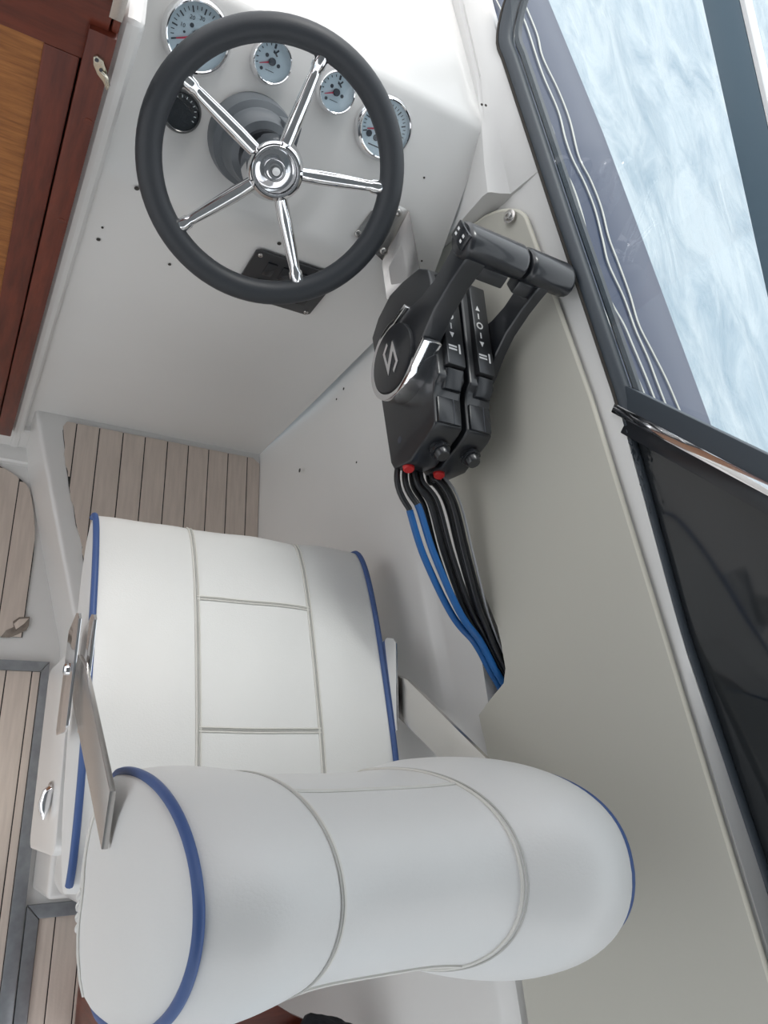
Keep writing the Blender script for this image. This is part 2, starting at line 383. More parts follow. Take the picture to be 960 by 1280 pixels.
# forward inboard block: from the recess edge (Y .80) to the dash end
rows = []
for y, xi, zi in [(.845, .612, .924), (.86, .609, .927), (.89, .602, .934), (.94, .590, .950), (1.02, .578, .962), (1.15, .552, .97), (1.4, .50, .98)]:
    g = gx(y); b = min(1, (y - .845) / .30); tx0 = interp(PT, y) + .008
    xs_, zs_ = tx0 - .006 + (g - .035 - tx0 + .006) * b, zi + .012 + .002 * b
    xt_ = max(g - .010, tx0 + .002) * (1 - b) + (g - .012) * b
    rows.append([(.622, y, -.2), (.621, y, .3), (.618 - .012 * min(1, b), y, .75), (xi, y, zi - .012), (xi + .002, y, zi - .003), (xi + .006, y, zi), (xi + (xs_ - xi) * .6, y, zi + .005), (xs_, y, zs_), (xt_, y, 1.0), (g + .002, y, .998), (g + .05, y, .955), (g + .05, y, -.2)])
blk = grid('wall_right_corner', rows, 'gel', wall_r)
end = [Vector(p) for p in rows[0]]
poly('wall_right_end', end, [list(range(len(end)))], 'gel', wall_r)
for u, v in [(602, 131), (607, 132)]: lathe('screw_hole', at(u, v, 2, .966), frame((0, 0, 1), (0, 1, 0)), [(.002, .0), (.002, .0012), (0, .001)], 'hole', wall_r, seg=10)

# beige side panel
rows_o = []
ypan = [.843 - i * .006 for i in range(14)] + [.756 - i * .02 for i in range(66)]
def panel_pt(y, t, off=0):
    a = Vector((interp(PB, y), y, interp(PBZ, y))); b = Vector((interp(PT, y), y, interp(PTZ, y)))
    if y > .78: # rounded front end
        pass
    return a + (b - a) * t + Vector((-off, 0, 0))
def pan_t0(y):   # bottom edge with the cable notch
    base = interp([(-.6, .0), (.05, 0), (.095, -.02), (.115, .06), (.13, .15), (.15, .185), (.21, .185), (.25, .15), (.34, .04), (.42, .0), (.9, 0)], y); return base
def pan_t1(y):
    if y > .785:
        q = min(1, (y - .785) / .058); return 1 - .45 * (1 - math.sqrt(max(0, 1 - q * q)))
    return 1.0
panel = empty('side_panel', (.7, .1, .7), label='flat beige panel on the hull side carrying the engine controls', cat='panel')
TH = .010
bm = bmesh.new(); F = []; B = []
NT = 6
for y in ypan:
    t0, t1 = pan_t0(y), pan_t1(y)
    F.append([bm.verts.new(panel_pt(y, t0 + (t1 - t0) * j / NT, TH - .004)) for j in range(NT + 1)])
    B.append([bm.verts.new(panel_pt(y, t0 + (t1 - t0) * j / NT, -.004)) for j in range(NT + 1)])
n = len(F)
for i in range(n - 1):
    for j in range(NT):
        bm.faces.new([F[i][j], F[i][j + 1], F[i + 1][j + 1], F[i + 1][j]]); bm.faces.new([B[i][j + 1], B[i][j], B[i + 1][j], B[i + 1][j + 1]])
    bm.faces.new([F[i][0], F[i + 1][0], B[i + 1][0], B[i][0]]); bm.faces.new([F[i + 1][NT], F[i][NT], B[i][NT], B[i + 1][NT]])
for j in range(NT):
    bm.faces.new([F[0][j + 1], F[0][j], B[0][j], B[0][j + 1]]); bm.faces.new([F[-1][j], F[-1][j + 1], B[-1][j + 1], B[-1][j]])
from_bm('board', bm, 'panel', panel, auto=35)
# cream top edge bead
tube('edge_strip', [panel_pt(y, pan_t1(y), .002) for y in ypan], .0042, 'panele', panel, seg=8)
sp = at(640, 272, 0, .648)
lathe('washer', sp + Vector((-.004, 0, 0)), frame((-1, -.15, .2)), [(.0105, 0), (.0105, .002), (.008, .003), (0, .003)], 'steel', panel, seg=20)
screw(sp + Vector((-.0065, 0, 0)), (-1, -.15, .2), .007, panel)

# ------------------------------------------------------------------ windows
bar_a = at(877, 0, 0, .665); bar_b = at(958, 367, 0, .757)
def bar_pt(y): t = (y - bar_a.y) / (bar_b.y - bar_a.y); return bar_a + (bar_b - bar_a) * t
mul_a = Vector((gx(.470), .470, .998)); mul_b = at(960, 606, 0, .765); mdir = (mul_b - mul_a).normalized()
tt = 0
mul_top = mul_a + mdir * ((1.225 - mul_a.z) / mdir.z)
win1 = empty('window_1', (gx(.8), .8, 1.0), kind='structure', label='clear forward side window looking onto the navy deck and pale water', cat='window')
win2 = empty('window_2', (gx(.0), .0, 1.0), kind='structure', label='dark tinted aft side window above the beige panel', cat='window')
# gaskets along the sill
def gpt(y, dz=0, dx=0): return Vector((gx(y) + dx, y, 1.0 + dz))
yf = [1.09 - i * .03 for i in range(22)]
fw_corner = [Vector((.640, 1.33, 1.30)), Vector((.617, 1.20, 1.13)), Vector((.608, 1.135, 1.045)), Vector((.605, 1.10, 1.018))]
path = catmull(fw_corner + [gpt(y, .004) for y in yf if y < 1.07 and y > .455], 3)
tube('gasket', path, .0135, 'gasket', win1, seg=8)
tube('gasket_lip', [p + Vector((.012, 0, .016)) for p in path], .006, 'gasket', win1, seg=6)
tube('sealant_bead', [p + Vector((-.012, 0, -.004)) for p in path], .003, 'hole', win1, seg=6)
ya = [.47 - i * .05 for i in range(22)]
tube('gasket', [gpt(y, -.002) for y in ya], .008, 'gasket', win2, seg=8)
# fore glass : bottom curve to rail, cut by raked mullion
rows = []
for i in range(21):
    y = 1.12 - i * (1.12 - .487) / 20
    b = gpt(y); yt = y - (.487 - mul_top.y) * ((1.12 - y) / (1.12 - .487)) * 1.0 + (.2 * (1 - (1.12 - y) / (1.12 - .487)))
    t_ = bar_pt(yt); rows.append([b + (t_ - b) * (j / 4) for j in range(5)])
grid('pane', rows, 'glass', win1)
# top rail
def rail(name, off0, off1, thick, m, parent):
    a = bar_pt(1.45); b = bar_pt(mul_top.y - .6)
    ax = (b - a).normalized(); 
    lo = Vector((0, 0, off0)); hi = Vector((0.0, 0, off1)); th = Vector((thick, 0, 0))
    return hexa(name, [a + lo, b + lo, b + lo + th, a + lo + th, a + hi, b + hi, b + hi + th, a + hi + th], m, parent, bv=.002)
rail('top_rail', 0, .041, .016, 'frameblue', win1)
rail('rail_edge', .041, .047, .018, 'white', win1)
# upper pane
a = bar_pt(1.45); b = bar_pt(mul_top.y - .6)
poly('upper_pane', [a + Vector((.008, 0, .047)), b + Vector((.008, 0, .047)), b + Vector((-.10, 0, .75)), a + Vector((-.10, 0, .75))], [(0, 1, 2, 3)], 'glass', win1)
# raked mullion: black frame + chrome strip + black lip
perp = Vector((0, mdir.z, -mdir.y)).normalized()     # towards the bow / up
if perp.y < 0: perp = -perp
def beam(name, o0, o1, x0, x1, m, parent, ext=.02, st=0.0):
    p = mul_a + mdir * st; q = mul_top + mdir * ext
    X0 = Vector((x0, 0, 0)); X1 = Vector((x1, 0, 0)); A = perp * o0; Bq = perp * o1
    return hexa(name, [p + A + X0, q + A + X0, q + A + X1, p + A + X1, p + Bq + X0, q + Bq + X0, q + Bq + X1, p + Bq + X1], m, parent, bv=.002)
beam('rear_frame', .003, .030, -.010, .014, 'gasket', win1, st=-.018)
beam('chrome_strip', -.009, .004, -.015, .004, 'chrome', win1, st=-.004)
beam('front_frame', -.028, -.009, -.008, .014, 'blackg', win2, st=.020)
# aft dark pane
rows = []
for i in range(26):
    y = .487 - i * .045
    b = gpt(y, 0, .004)
    tp = mul_top + Vector((.004, 0, 0)) + Vector((.0, 0, 0)) - Vector((-(.487 - y) * .16, (.487 - y), 0))
    rows.append([b + (tp - b) * (j / 5) for j in range(6)])
grid('pane', rows, 'tint', win2)
# old sealant crumbs on the sill
bm = bmesh.new()
for i in range(60):
    y = random.uniform(.32, .47); p = Vector((gx(y) - random.uniform(.004, .013), y, 1.003)); s = random.uniform(.0008, .0028)
    vs = [bm.verts.new(p + Vector((random.uniform(-s, s), random.uniform(-s, s) * 2, random.uniform(0, s)))) for _ in range(5)]
    bmesh.ops.convex_hull(bm, input=vs)
from_bm('sealant_crumbs', bm, 'gasket', win2, kind='stuff')

# outside: side deck, stripes, water
deck_o = [(1.8, .64), (1.351, .791), (1.07, .882), (.547, 1.018), (-.2, 1.17), (-1.0, 1.28)]
rows = []
for i in range(31):
    y = 1.8 - i * .09; xi = min(gx(y), .60 if y > 1.2 else 9) + .03; xo = interp(deck_o, y)
    rows.append([(xi, y, .945), ((xi + xo) / 2, y, .9485), (xo - .012, y, .95), (xo, y, .944), (xo + .012, y, .90), (xo - .05, y, -.9)])
deck = grid('side_deck', rows, 'navy', label='glossy navy side deck outside the window', cat='deck', kind='structure')
ST = [[(145, 0), (190, 110), (210, 190), (262, 300), (300, 400), (330, 520), (370, 600), (405, 690), (430, 790), (460, 870), (500, 980), (530, 1080), (575, 1170), (625, 1270), (680, 1400)],
      [(110, 0), (150, 70), (190, 190), (215, 260), (262, 370), (285, 460), (310, 530), (350, 610), (385, 700), (410, 800), (430, 880), (480, 990), (520, 1100), (560, 1190), (590, 1270), (640, 1400)],
      [(85, 60), (130, 150), (160, 240), (205, 340), (245, 440), (265, 530), (310, 620), (340, 710), (360, 790), (390, 880), (430, 990), (480, 1080), (510, 1150), (560, 1270), (610, 1400)],
      [(330, 800), (400, 1000), (440, 1090), (490, 1180), (530, 1270), (560, 1340)]]
for s in ST:
    pts = [at(600 + x / 2.667, y / 2.667, 2, .951) for x, y in s]
    if pts[0].x > .5: pts = [pts[0] + (pts[0] - pts[1])] + pts
    c = catmull(pts, 6); bm = bmesh.new(); L = []
    for i, p in enumerate(c):
        q = c[min(i + 1, len(c) - 1)] - c[max(i - 1, 0)]; nn = Vector((q.y, -q.x, 0)).normalized() * .0021
        L.append((bm.verts.new(p - nn), bm.verts.new(p + nn), bm.verts.new(p + Vector((0, 0, .0012)))))
    for A, B in zip(L, L[1:]): bm.faces.new([A[0], A[2], B[2], B[0]]); bm.faces.new([A[2], A[1], B[1], B[2]])
    from_bm('pinstripe', bm, 'stripe', deck)
poly('water', [(-60, -60, -1.0), (60, -60, -1.0), (60, 60, -1.0), (-60, 60, -1.0)], [(0, 1, 2, 3)], 'water', kind='stuff', label='pale rippled water outside the boat', cat='water')
# hardtop over the helm (above the frame)
M['liner'] = mat('grey_headliner', (0.30, 0.295, 0.29), 0.8)
wl = box('wall_left', -1.42, -1.35, -2.3, 1.7, -.26, .45, 'gel', bv=.02, kind='structure', label='unseen white port cockpit side added to block low light', cat='wall')  # out of view, added to cut water bounce and low sky from port
wb = box('wall_back', -1.35, .95, -2.36, -2.3, -.26, .45, 'gel', bv=.02, kind='structure', label='white aft cockpit bulkhead', cat='wall')
ceil = box('ceiling', -1.9, .95, -2.4, .86, 1.90, 1.96, 'liner', bv=.02, kind='structure', label='white hardtop roof over the helm', cat='ceiling')

# ------------------------------------------------------------------ companionway door
YD = .768
door = empty('door_1', (.0, YD, -.09), kind='structure', label='varnished mahogany companionway door with oak veneer panel', cat='door')
def dpt(u, v, y=YD): return at(u, v, 1, y)
xe = .0655
xg = dpt(111, 27).x   # groove between stile and jamb
xo_ = dpt(59, 52).x; zo = dpt(59, 52).z; 
xo_b = dpt(0, 335).x
zb = -.095; zt = 1.55
hexa('jamb', [(xg + .001, YD - .012, zb), (xe, YD - .012, zb), (xe, YD + .03, zb), (xg + .001, YD + .03, zb), (xg + .001, YD - .012, .975), (xe, YD - .012, .975), (xe, YD + .03, .975), (xg + .001, YD + .03, .975)], 'mahog', door, bv=.002)
box('jamb_head', xg + .022, xe, YD - .006, YD + .03, .977, zt, 'mahog', door, bv=.002)
box('stile', xo_ - .003, xg - .001, YD - .004, YD + .03, zb, zo, 'mahog', door, bv=.002)
box('rail', -.7, xg + .02, YD - .005, YD + .03, zo + .001, zt, 'mahog2', door, bv=.002)
box('veneer_panel', -.7, xo_ - .002, YD + .002, YD + .02, zb, zo, 'oak', door)
box('bottom_rail', -.7, xo_ - .004, YD - .004, YD + .03, zb, .1, 'mahog2', door, bv=.002)
box('backing', -.7, xe - .004, YD + .022, YD + .034, zb, zt, 'caulk', door)
# plugs
for u, v in [(110, 152), (77, 276)]: lathe('plug', dpt(u, v, YD - .012), frame((0, -1, 0), (0, 0, 1)), [(.005, 0), (.005, .0006), (0, .0006)], 'mahog2', door, seg=14)
# hinge plate on the column at the top
box('hinge_plate', .052, .0655, YD - .016, YD - .0125, 1.0, 1.12, 'steel', door, bv=.001)
# catch
hk = [(117, 68), (122, 67), (130, 74), (134, 88), (134, 95), (137, 106), (134, 111), (129, 99), (122, 90), (117, 78)]
cat = prism('door_catch', [dpt(u, v, YD - .012) for u, v in hk], (0, -.004, 0), 'brass', bv=.001); tag(cat, 'small tarnished metal catch screwed to the mahogany jamb', 'catch')
for u, v in [(121, 75), (126.5, 87.5)]: lathe('screw', dpt(u, v, YD - .016), frame((0, -1, 0), (0, 0, 1)), [(.0022, 0), (.0022, .0008), (0, .0008)], 'ink', cat, seg=10)
tube('lever', [dpt(127, 90, YD - .018), dpt(133, 96, YD - .02), dpt(136, 107, YD - .02)], [.0015, .002, .0014], 'brass', cat, seg=8)

# ------------------------------------------------------------------ steering wheel
WC = Vector((.277, .743, .902)); WN = Vector((-.127, -.762, .635)).normalized()
COLP = dash(314, 176)
wa, wb, wn = frame(WN)
wheel = empty('steering_wheel', COLP, label='black foam rimmed steering wheel with five chrome spokes', cat='steering wheel')
RR = .1540; rt = .0160
ringpts = [WC + (wa * math.cos(t) + wb * math.sin(t)) * RR for t in [2 * math.pi * i / 96 for i in range(96)]]
tube('rim', ringpts, rt, 'rubber', wheel, seg=20, closed=True)
for k in range(5):
    t = math.radians(18.5 + 72 * k); d = wa * math.cos(t) + wb * math.sin(t)
    pr = [(.026, .0098), (.031, .0102), (.034, .0090), (.06, .0095), (.09, .0088), (.118, .0074), (.126, .0070), (.1285, .0088), (.139, .0093), (.142, .0085)]
    sp = tube('spoke', [WC + d * r + wn * (.000 - .004 * (1 - r / .14)) for r, _ in pr], [q for _, q in pr], 'chrome', wheel, seg=20)
hub = lathe('hub', WC, (wa, wb, wn), [(.0, -.055), (.034, -.055), (.040, -.05), (.041, -.03), (.036, -.016), (.0355, .004), (.0345, .010), (.030, .0145), (.0275, .0145), (.0262, .0125), (.0258, .004), (.018, -.002), (.0135, -.004), (.0130, .004), (.0115, .007), (.0095, .006), (.0085, .002), (.0065, .002), (.0062, .010), (.005, .012), (0.0, .012)], 'chrome', wheel, seg=48)
lathe('centre_bolt', WC + wn * .0121, (wa, wb, wn), [(.0048, 0), (.0048, .002), (.001, .0025), (0, .001)], 'white', hub, seg=20)
ax = (WC - COLP).normalized(); fa = frame(ax)
L = (WC - COLP).length
lathe('column_boot', COLP, fa, [(.060, -.006), (.060, .010), (.058, .025), (.050, .030), (.049, .046), (.046, .050), (.043, .065), (.030, .07)], 'boot', wheel, seg=48)
lathe('column_shaft', COLP, fa, [(.034, .05), (.034, L - .045), (.0, L - .045)], 'blackg', wheel, seg=32)
# column lock lug
hexa_p = COLP + fa[0] * .028 + fa[1] * .036
box_b = [hexa_p + fa[0] * i + fa[1] * j + fa[2] * kz for kz in (.03, .062) for i, j in ((-.012, -.012), (.014, -.012), (.014, .012), (-.012, .012))]
hexa('tilt_lug', box_b, 'boot', wheel, bv=.003)

# ------------------------------------------------------------------ gauges
def text(s, size, p, a, b, m, parent, name='numeral'):
    cu = bpy.data.curves.new('t', 'FONT'); cu.body = s; cu.size = size; cu.align_x = 'CENTER'; cu.align_y = 'CENTER'; cu.extrude = .00008; cu.resolution_u = 2
    tmp = bpy.data.objects.new('t', cu); COL.objects.link(tmp)
    dg = bpy.context.evaluated_depsgraph_get(); me = bpy.data.meshes.new_from_object(tmp.evaluated_get(dg))
    bpy.data.objects.remove(tmp); bpy.data.curves.remove(cu)
    nn = a.cross(b); X = Matrix((a, b, nn)).transposed().to_4x4(); X.translation = p
    me.transform(X); return link(name, me, m, parent)
da = Vector((1, 0, 0)); db = DN.cross(da); dfr = (da, db, DN)
def gauge(c, d, big, label, needle_deg, marks, black=False, dots=()):
    r = d / 2
    g = empty('gauge', c, label=label, cat='gauge')
    lathe('bezel', c, dfr, [(r * 1.03, -.002), (r * 1.03, .002), (r, .006), (r * .96, .010), (r * .90, .0125), (r * .86, .0115), (r * .845, .006), (r * .84, .003)], 'blackg' if black else 'chrome', g, seg=48)
    dl = lathe('dial', c, dfr, [(r * .85, .004), (r * .85, .0045), (0, .0045)], 'blackg' if black else 'dial', g, seg=40)
    h = .0048
    def pt(ang, rad, hh=h): return c + DN * hh + (da * math.cos(ang) + db * math.sin(ang)) * rad * r
    ink = 'white' if black else 'ink'
    for a0, ln, wd in marks:
        t = math.radians(a0); dd = (da * math.cos(t) + db * math.sin(t)); pp = (-da * math.sin(t) + db * math.cos(t))
        p0 = pt(t, .76 - ln); p1 = pt(t, .76)
        bm = bmesh.new(); q = [p0 + pp * wd * r, p0 - pp * wd * r, p1 - pp * wd * r, p1 + pp * wd * r]
        bm.faces.new([bm.verts.new(x + DN * .0001) for x in q]); from_bm('tick', bm, ink, dl)
    for x, y, rad in dots:
        lathe('indicator_dot', c + da * x * r + db * y * r + DN * h, dfr, [(rad * r, 0), (rad * r, .0003), (0, .0003)], ink, dl, seg=18)
    if needle_deg is not None:
        t = math.radians(needle_deg); dd = (da * math.cos(t) + db * math.sin(t)); pp = (-da * math.sin(t) + db * math.cos(t))
        nl = poly('needle', [c + DN * .0072 + dd * r * .62 + pp * r * .018, c + DN * .0072 + dd * r * .62 - pp * r * .018, c + DN * .0072 - dd * r * .12 - pp * r * .05, c + DN * .0072 - dd * r * .12 + pp * r * .05,
                          c + DN * .0062 + dd * r * .62, c + DN * .0062 - dd * r * .12], [(0, 1, 2, 3), (0, 4, 1), (2, 5, 3), (1, 4, 5, 2), (0, 3, 5, 4)], 'needle', g)
        lathe('needle_cap', c + DN * .006, dfr, [(r * .17, -.001), (r * .17, .002), (r * .14, .0028), (0, .0028)], 'ink', g, seg=24)
    lathe('glass', c, dfr, [(r * .86, .0098), (r * .5, .0106), (0, .0108)], 'glass', g, seg=40)
    return g, dl, pt
GZ = 0.0
mk = [(205 - 10 * i, .10 if i % 3 else .16, .012 if i % 3 else .02) for i in range(22)]
g, dl, pt = gauge(dash(246, 46), .087, True, 'large white dial gauge in chrome ring nearest the mahogany door', 205, mk, dots=[(-.22, .22, .06), (-.38, -.02, .035)])
for s, a0 in [('10', 165), ('20', 122), ('30', 88), ('40', 50), ('50', 15), ('60', -20)]: text(s, .0068, pt(math.radians(a0), .48, .0049), da, db, 'ink', dl)
text('0', .014, pt(math.radians(228), .66, .0049), da, db, 'ink', dl)
mk2 = [(200 - 18 * i, .10, .022) for i in range(6)] + [(92, .2, .05)]
icon = [(-.06, .42), (.05, .36), (.14, .5), (.2, .44), (.10, .32), (.2, .22), (.14, .18), (.04, .26), (-.06, .3)]
for (u, v), lb in [((339, 77), 'small white dial gauge in chrome ring beside the large gauge nearest the door'), ((419, 115), 'small white dial gauge in chrome ring by the gauge with three black windows')]:
    g, dl, pt = gauge(dash(u, v), .0565, False, lb, 205, mk2, dots=[(-.30, .18, .085), (.34, -.06, .085)])
    c = dash(u, v)
    poly('pictogram', [c + DN * .005 + da * x * .02825 + db * (y + .08) * .02825 for x, y in icon], [list(range(len(icon)))], 'ink', dl)
    lathe('low_mark', c + DN * .0048 + da * -.40 * .02825 + db * -.42 * .02825, dfr, [(.0022, 0), (.0022, .0003), (0, .0003)], 'ink', dl, seg=10)
    box_c = c + DN * .0049 - db * .40 * .02825 - da * .0
    poly('maker_line', [box_c + da * .006 + db * .0004, box_c - da * .006 + db * .0004, box_c - da * .006 - db * .0004, box_c + da * .006 - db * .0004], [(0, 1, 2, 3)], 'ink', dl)
mk3 = [(205 - 9 * i, .09 if i % 4 else .15, .012 if i % 4 else .02) for i in range(24)]
g, dl, pt = gauge(dash(479, 160), .087, True, 'large white dial gauge with three black round windows at the starboard dash end', 200, mk3, dots=[(-.45, -.32, .105), (-.17, -.36, .105), (.11, -.38, .105), (-.22, .14, .05)])
for s, a0 in [('1', 165), ('2', 135), ('3', 105), ('4', 75), ('5', 45), ('6', 15)]: text(s, .0068, pt(math.radians(a0), .50, .0049), da, db, 'ink', dl)
c = dash(479, 160) - db * .0265 - da * .004
poly('maker_line', [c + DN * .005 + da * .012 + db * .0008, c + DN * .005 - da * .012 + db * .0008, c + DN * .005 - da * .012 - db * .0008, c + DN * .005 + da * .012 - db * .0008], [(0, 1, 2, 3)], 'ink', dl)
g, dl, pt = gauge(dash(226, 139), .052, False, 'small all black round gauge below the large gauge', None, [(200 - 20 * i, .12, .02) for i in range(12)], black=True)

# ------------------------------------------------------------------ switch panel
pl = [at(u, v, 1, .7805) for u, v in [(323, 305), (404, 336), (406, 345), (388, 391), (383, 392), (300, 360), (297, 348), (318, 306)]]
x0, x1, z0, z1 = .325, .466, .598, .716
sw = empty('switch_panel', (.395, .781, .60), label='black rectangular switch plate with corner screws below the wheel', cat='switch panel')
bm = bmesh.new()
o = prism('plate', [(x0 + a, .7785, z0 + b) for a, b in [(.006, 0), (x1 - x0 - .006, 0), (x1 - x0, .006), (x1 - x0, z1 - z0 - .006), (x1 - x0 - .006, z1 - z0), (.006, z1 - z0), (0, z1 - z0 - .006), (0, .006)]], (0, -.004, 0), 'black', sw, bv=.001)
for x in (x0 + .009, x1 - .009):
    for z in (z0 + .009, z1 - .009): screw(Vector((x, .7742, z)), (0, -1, 0), .0042, sw)
for i in range(4):
    for j in range(2):
        box('switch', x0 + .026 + i * .026, x0 + .042 + i * .026, .7715, .7745, z0 + .025 + j * .045, z0 + .055 + j * .045, 'blackg', sw, bv=.001)

# ------------------------------------------------------------------ stainless support bracket
br = empty('support_bracket', dash(497, 264), label='polished stainless plate bracket between dash and throttle box', cat='bracket')
legA = [dash(u, v, .001) for u, v in [(442, 292), (463, 263), (497, 255), (511, 263), (478, 326)]]
prism('dash_leg', legA, DN * .003, 'steel', br, bv=.0008)
e0, e1 = dash(511, 263, .003), dash(477, 328, .003); e2 = at(484, 374, 0, .532); e3 = at(531, 367, 0, .577)
nrmB = (e1 - e0).cross(e3 - e0).normalized()
prism('strip_leg', [e0, e1, e2, e3], nrmB * .003, 'steel', br, bv=.0006)
for u, v in [(497, 265), (478, 313), (446, 291)]: screw(dash(u, v, .004), DN, .0055, br)

# ------------------------------------------------------------------ throttle controls
def control(xa, xb, arm_x0, arm_x1, grip_x0, grip_x1, label, badge, thumb):
    c = empty('throttle_control', (xa, .58, .70), label=label, cat='throttle', group=None)
    YZ = [(.735, .80), (.728, .845), (.712, .866), (.69, .872), (.53, .876), (.522, .866), (.505, .862), (.462, .862), (.455, .852), (.432, .795), (.436, .752), (.449, .744), (.57, .722), (.69, .700), (.715, .722), (.735, .76)]
    prism('housing', [(xa, y, z) for y, z in YZ], (xb - xa, 0, 0), 'black', c, bv=.0035, seg=3)
    # lighter panel on the rear shoulder
    m_ = (xa + xb) / 2
    box('rear_cover', xa + .004, xb - .004, .464, .503, .860, .8665, 'blackg', c, bv=.0015)
    box('cover_split', xb - .0165, xb - .0155, .464, .503, .8664, .8670, 'ink', c)
    # label strip, raised, with print
    st = hexa('label_strip', [(xa + .010, .545, .872), (xb - .002, .545, .872), (xb - .002, .705, .866), (xa + .010, .705, .866), (xa + .012, .546, .886), (xb - .004, .546, .886), (xb - .004, .70, .878), (xa + .012, .70, .878)], 'anod', c, bv=.002)
    hexa('strip_tab', [(xa + .012, .515, .862), (xb - .002, .515, .862), (xb - .002, .545, .872), (xa + .012, .545, .872), (xa + .014, .516, .870), (xb - .004, .516, .870), (xb - .004, .543, .881), (xa + .014, .543, .881)], 'blackg', c, bv=.002)
    sx = (xa + .012 + xb - .004) / 2 - .004
    def ztop(y): return .8864 - (y - .546) * .052
    def quad(nm, pts, mm='white'): return poly(nm, [(x, y, ztop(y)) for x, y in pts], [list(range(len(pts)))], mm, st)
    quad('forward_arrow', [(sx - .004, .655), (sx + .004, .655), (sx, .664)]); quad('bar_mark', [(sx - .0012, .640), (sx + .0012, .640), (sx + .0012, .650), (sx - .0012, .650)])
    lathe('neutral_mark', Vector((sx, .628, ztop(.628))), frame((0, 0, 1), (0, 1, 0)), [(.0036, 0), (.0036, .0004), (.0058, .0004), (.0058, 0)], 'white', st, seg=20)
    quad('bar_mark', [(sx - .0012, .606), (sx + .0012, .606), (sx + .0012, .616), (sx - .0012, .616)]); quad('reverse_arrow', [(sx - .004, .600), (sx, .591), (sx + .004, .600)])
    for i, (a_, b_) in enumerate([(-.008, -.005), (-.003, 0)]): quad('legend_print', [(sx - .008, .578 + a_), (sx + .006, .578 + a_), (sx + .006, .578 + b_), (sx - .008, .578 + b_)])
    quad('legend_bar', [(sx + .009, .566), (sx + .012, .566), (sx + .012, .582), (sx + .009, .582)])
    # rear knobs / plugs
    kd = Vector((.12, -.8, .35)).normalized(); kc = Vector((m_ + .004, .450, .826))
    k1 = lathe('cable_plug', kc, frame(kd), [(.0135, -.006), (.0135, .008), (.011, .010), (.011, .020), (.009, .024), (0, .024)], 'black', c, seg=14)
    lathe('plug_collar', kc + kd * .010, frame(kd), [(.0145, 0), (.0145, .004), (.012, .0045)], 'blackg', k1, seg=14)
    rp = lathe('red_plug', Vector((m_ - .012, .433, .775)), frame((-.1, -.9, .3)), [(.0085, -.004), (.0085, .004), (.007, .006), (0, .006)], 'red', c, seg=20)
    for y, z in [(.545, .770), (.475, .772)]: lathe('screw_recess', Vector((xa, y, z)), frame((-1, 0, 0)), [(.0055, .0004), (.0045, .001), (0, .0008)], 'ink', c, seg=14)
    if not badge:
        for y, z in [(.50, .80), (.66, .78), (.60, .84)]: lathe('spacer_bolt', Vector((.578, y, z)), frame((1, 0, 0)), [(0, 0), (.008, 0), (.008, .008), (0, .008)], 'black', c, seg=12)
    # lever
    piv = Vector((0, .588, .808)); grip = Vector((0, .662, .988)); gd = (grip - piv).normalized(); gp = Vector((0, gd.z, -gd.y))
    xs0, xs1 = arm_x0, arm_x1
    def arm_out(x, k):
        return [Vector((x, 0, 0)) + piv + gd * s + gp * t * k for s, t in [(.0, -.050), (.035, -.046), (.07, -.030), (.10, -.0215), (.14, -.020), (.17, -.0225), (.192, -.0255), (.205, -.021), (.2145, -.009), (.2145, .009), (.205, .021), (.190, .0245), (.16, .021), (.12, .020), (.09, .026), (.06, .040), (.0, .052), (-.03, .042), (-.05, .015), (-.052, -.01), (-.035, -.04)]]
    if badge:
        prism('lever_arm', arm_out(xs0, 1), (xs1 - xs0, 0, 0), 'black', c, bv=.004, seg=3)
        # chrome U ring around the hub disc
        ringo = []; ringi = []
        for i in range(33):
            t = math.radians(35 - 250 * i / 32) if False else math.radians(60 + 240 * i / 32)
            dv_ = gd * math.cos(t) + gp * math.sin(t)
            ringo.append(piv + dv_ * .0625 + gd * (-.004)); ringi.append(piv + dv_ * .0535 + gd * (-.004))
        ringo = [piv + gd * .058 + gp * .050] + ringo + [piv + gd * .066 - gp * .046]; ringi = [piv + gd * .058 + gp * .042] + ringi + [piv + gd * .066 - gp * .038]
        for rr in (ringo, ringi):
            for q in rr: q.x = xs0 - .004
        prism('chrome_ring', ringo + ringi[::-1], (.030, 0, 0), 'chrome', c, bv=.0012)
        dsk = prism('hub_disc', [Vector((xs0 - .006, 0, 0)) + piv + gd * (-.004) + (gd * math.cos(2 * math.pi * i / 36) * 1.0 + gp * math.sin(2 * math.pi * i / 36)) * .0525 for i in range(36)], (.028, 0, 0), 'black', c, bv=.003, seg=2)
        # angular S emblem
        SP = [(0, .64), (.5, 1), (1, .70), (.82, .60), (.5, .78), (.34, .66), (1, .36), (.5, 0), (0, .30), (.18, .40), (.5, .22), (.66, .34)]
        SP2 = [(0, .55), (.72, 1), (1, .80), (.90, .72), (.70, .86), (.34, .64), (1, .45), (.28, 0), (0, .20), (.10, .28), (.30, .14), (.66, .36)]
        ex = Vector((0, -.80, -.60)).normalized(); ey = Vector((0, -.60, .80))
        a_ = at(487, 468, 0, xs0 - .0062); b_ = at(490, 419, 0, xs0 - .0062)
        U = (b_ - a_).normalized(); Vv = Vector((0, U.z, -U.y)); ctr = piv + gd * (-.004); ctr.x = xs0 - .0062; s = .050
        em = prism('emblem', [ctr + U * (x - .5) * s * 1.1 + Vv * (y - .5) * s * 0.9 for x, y in SP2], (-.0012, 0, 0), 'chrome', dsk)
    else:
        prism('lever_arm', arm_out(xs0, 1), (xs1 - xs0, 0, 0), 'black', c, bv=.004, seg=3)
        lathe('pivot_disc', Vector((xs1, 0, 0)) + piv, frame((1, 0, 0)), [(.040, -.033), (.040, -.002), (.036, .0), (0, .0)], 'black', c, seg=36)
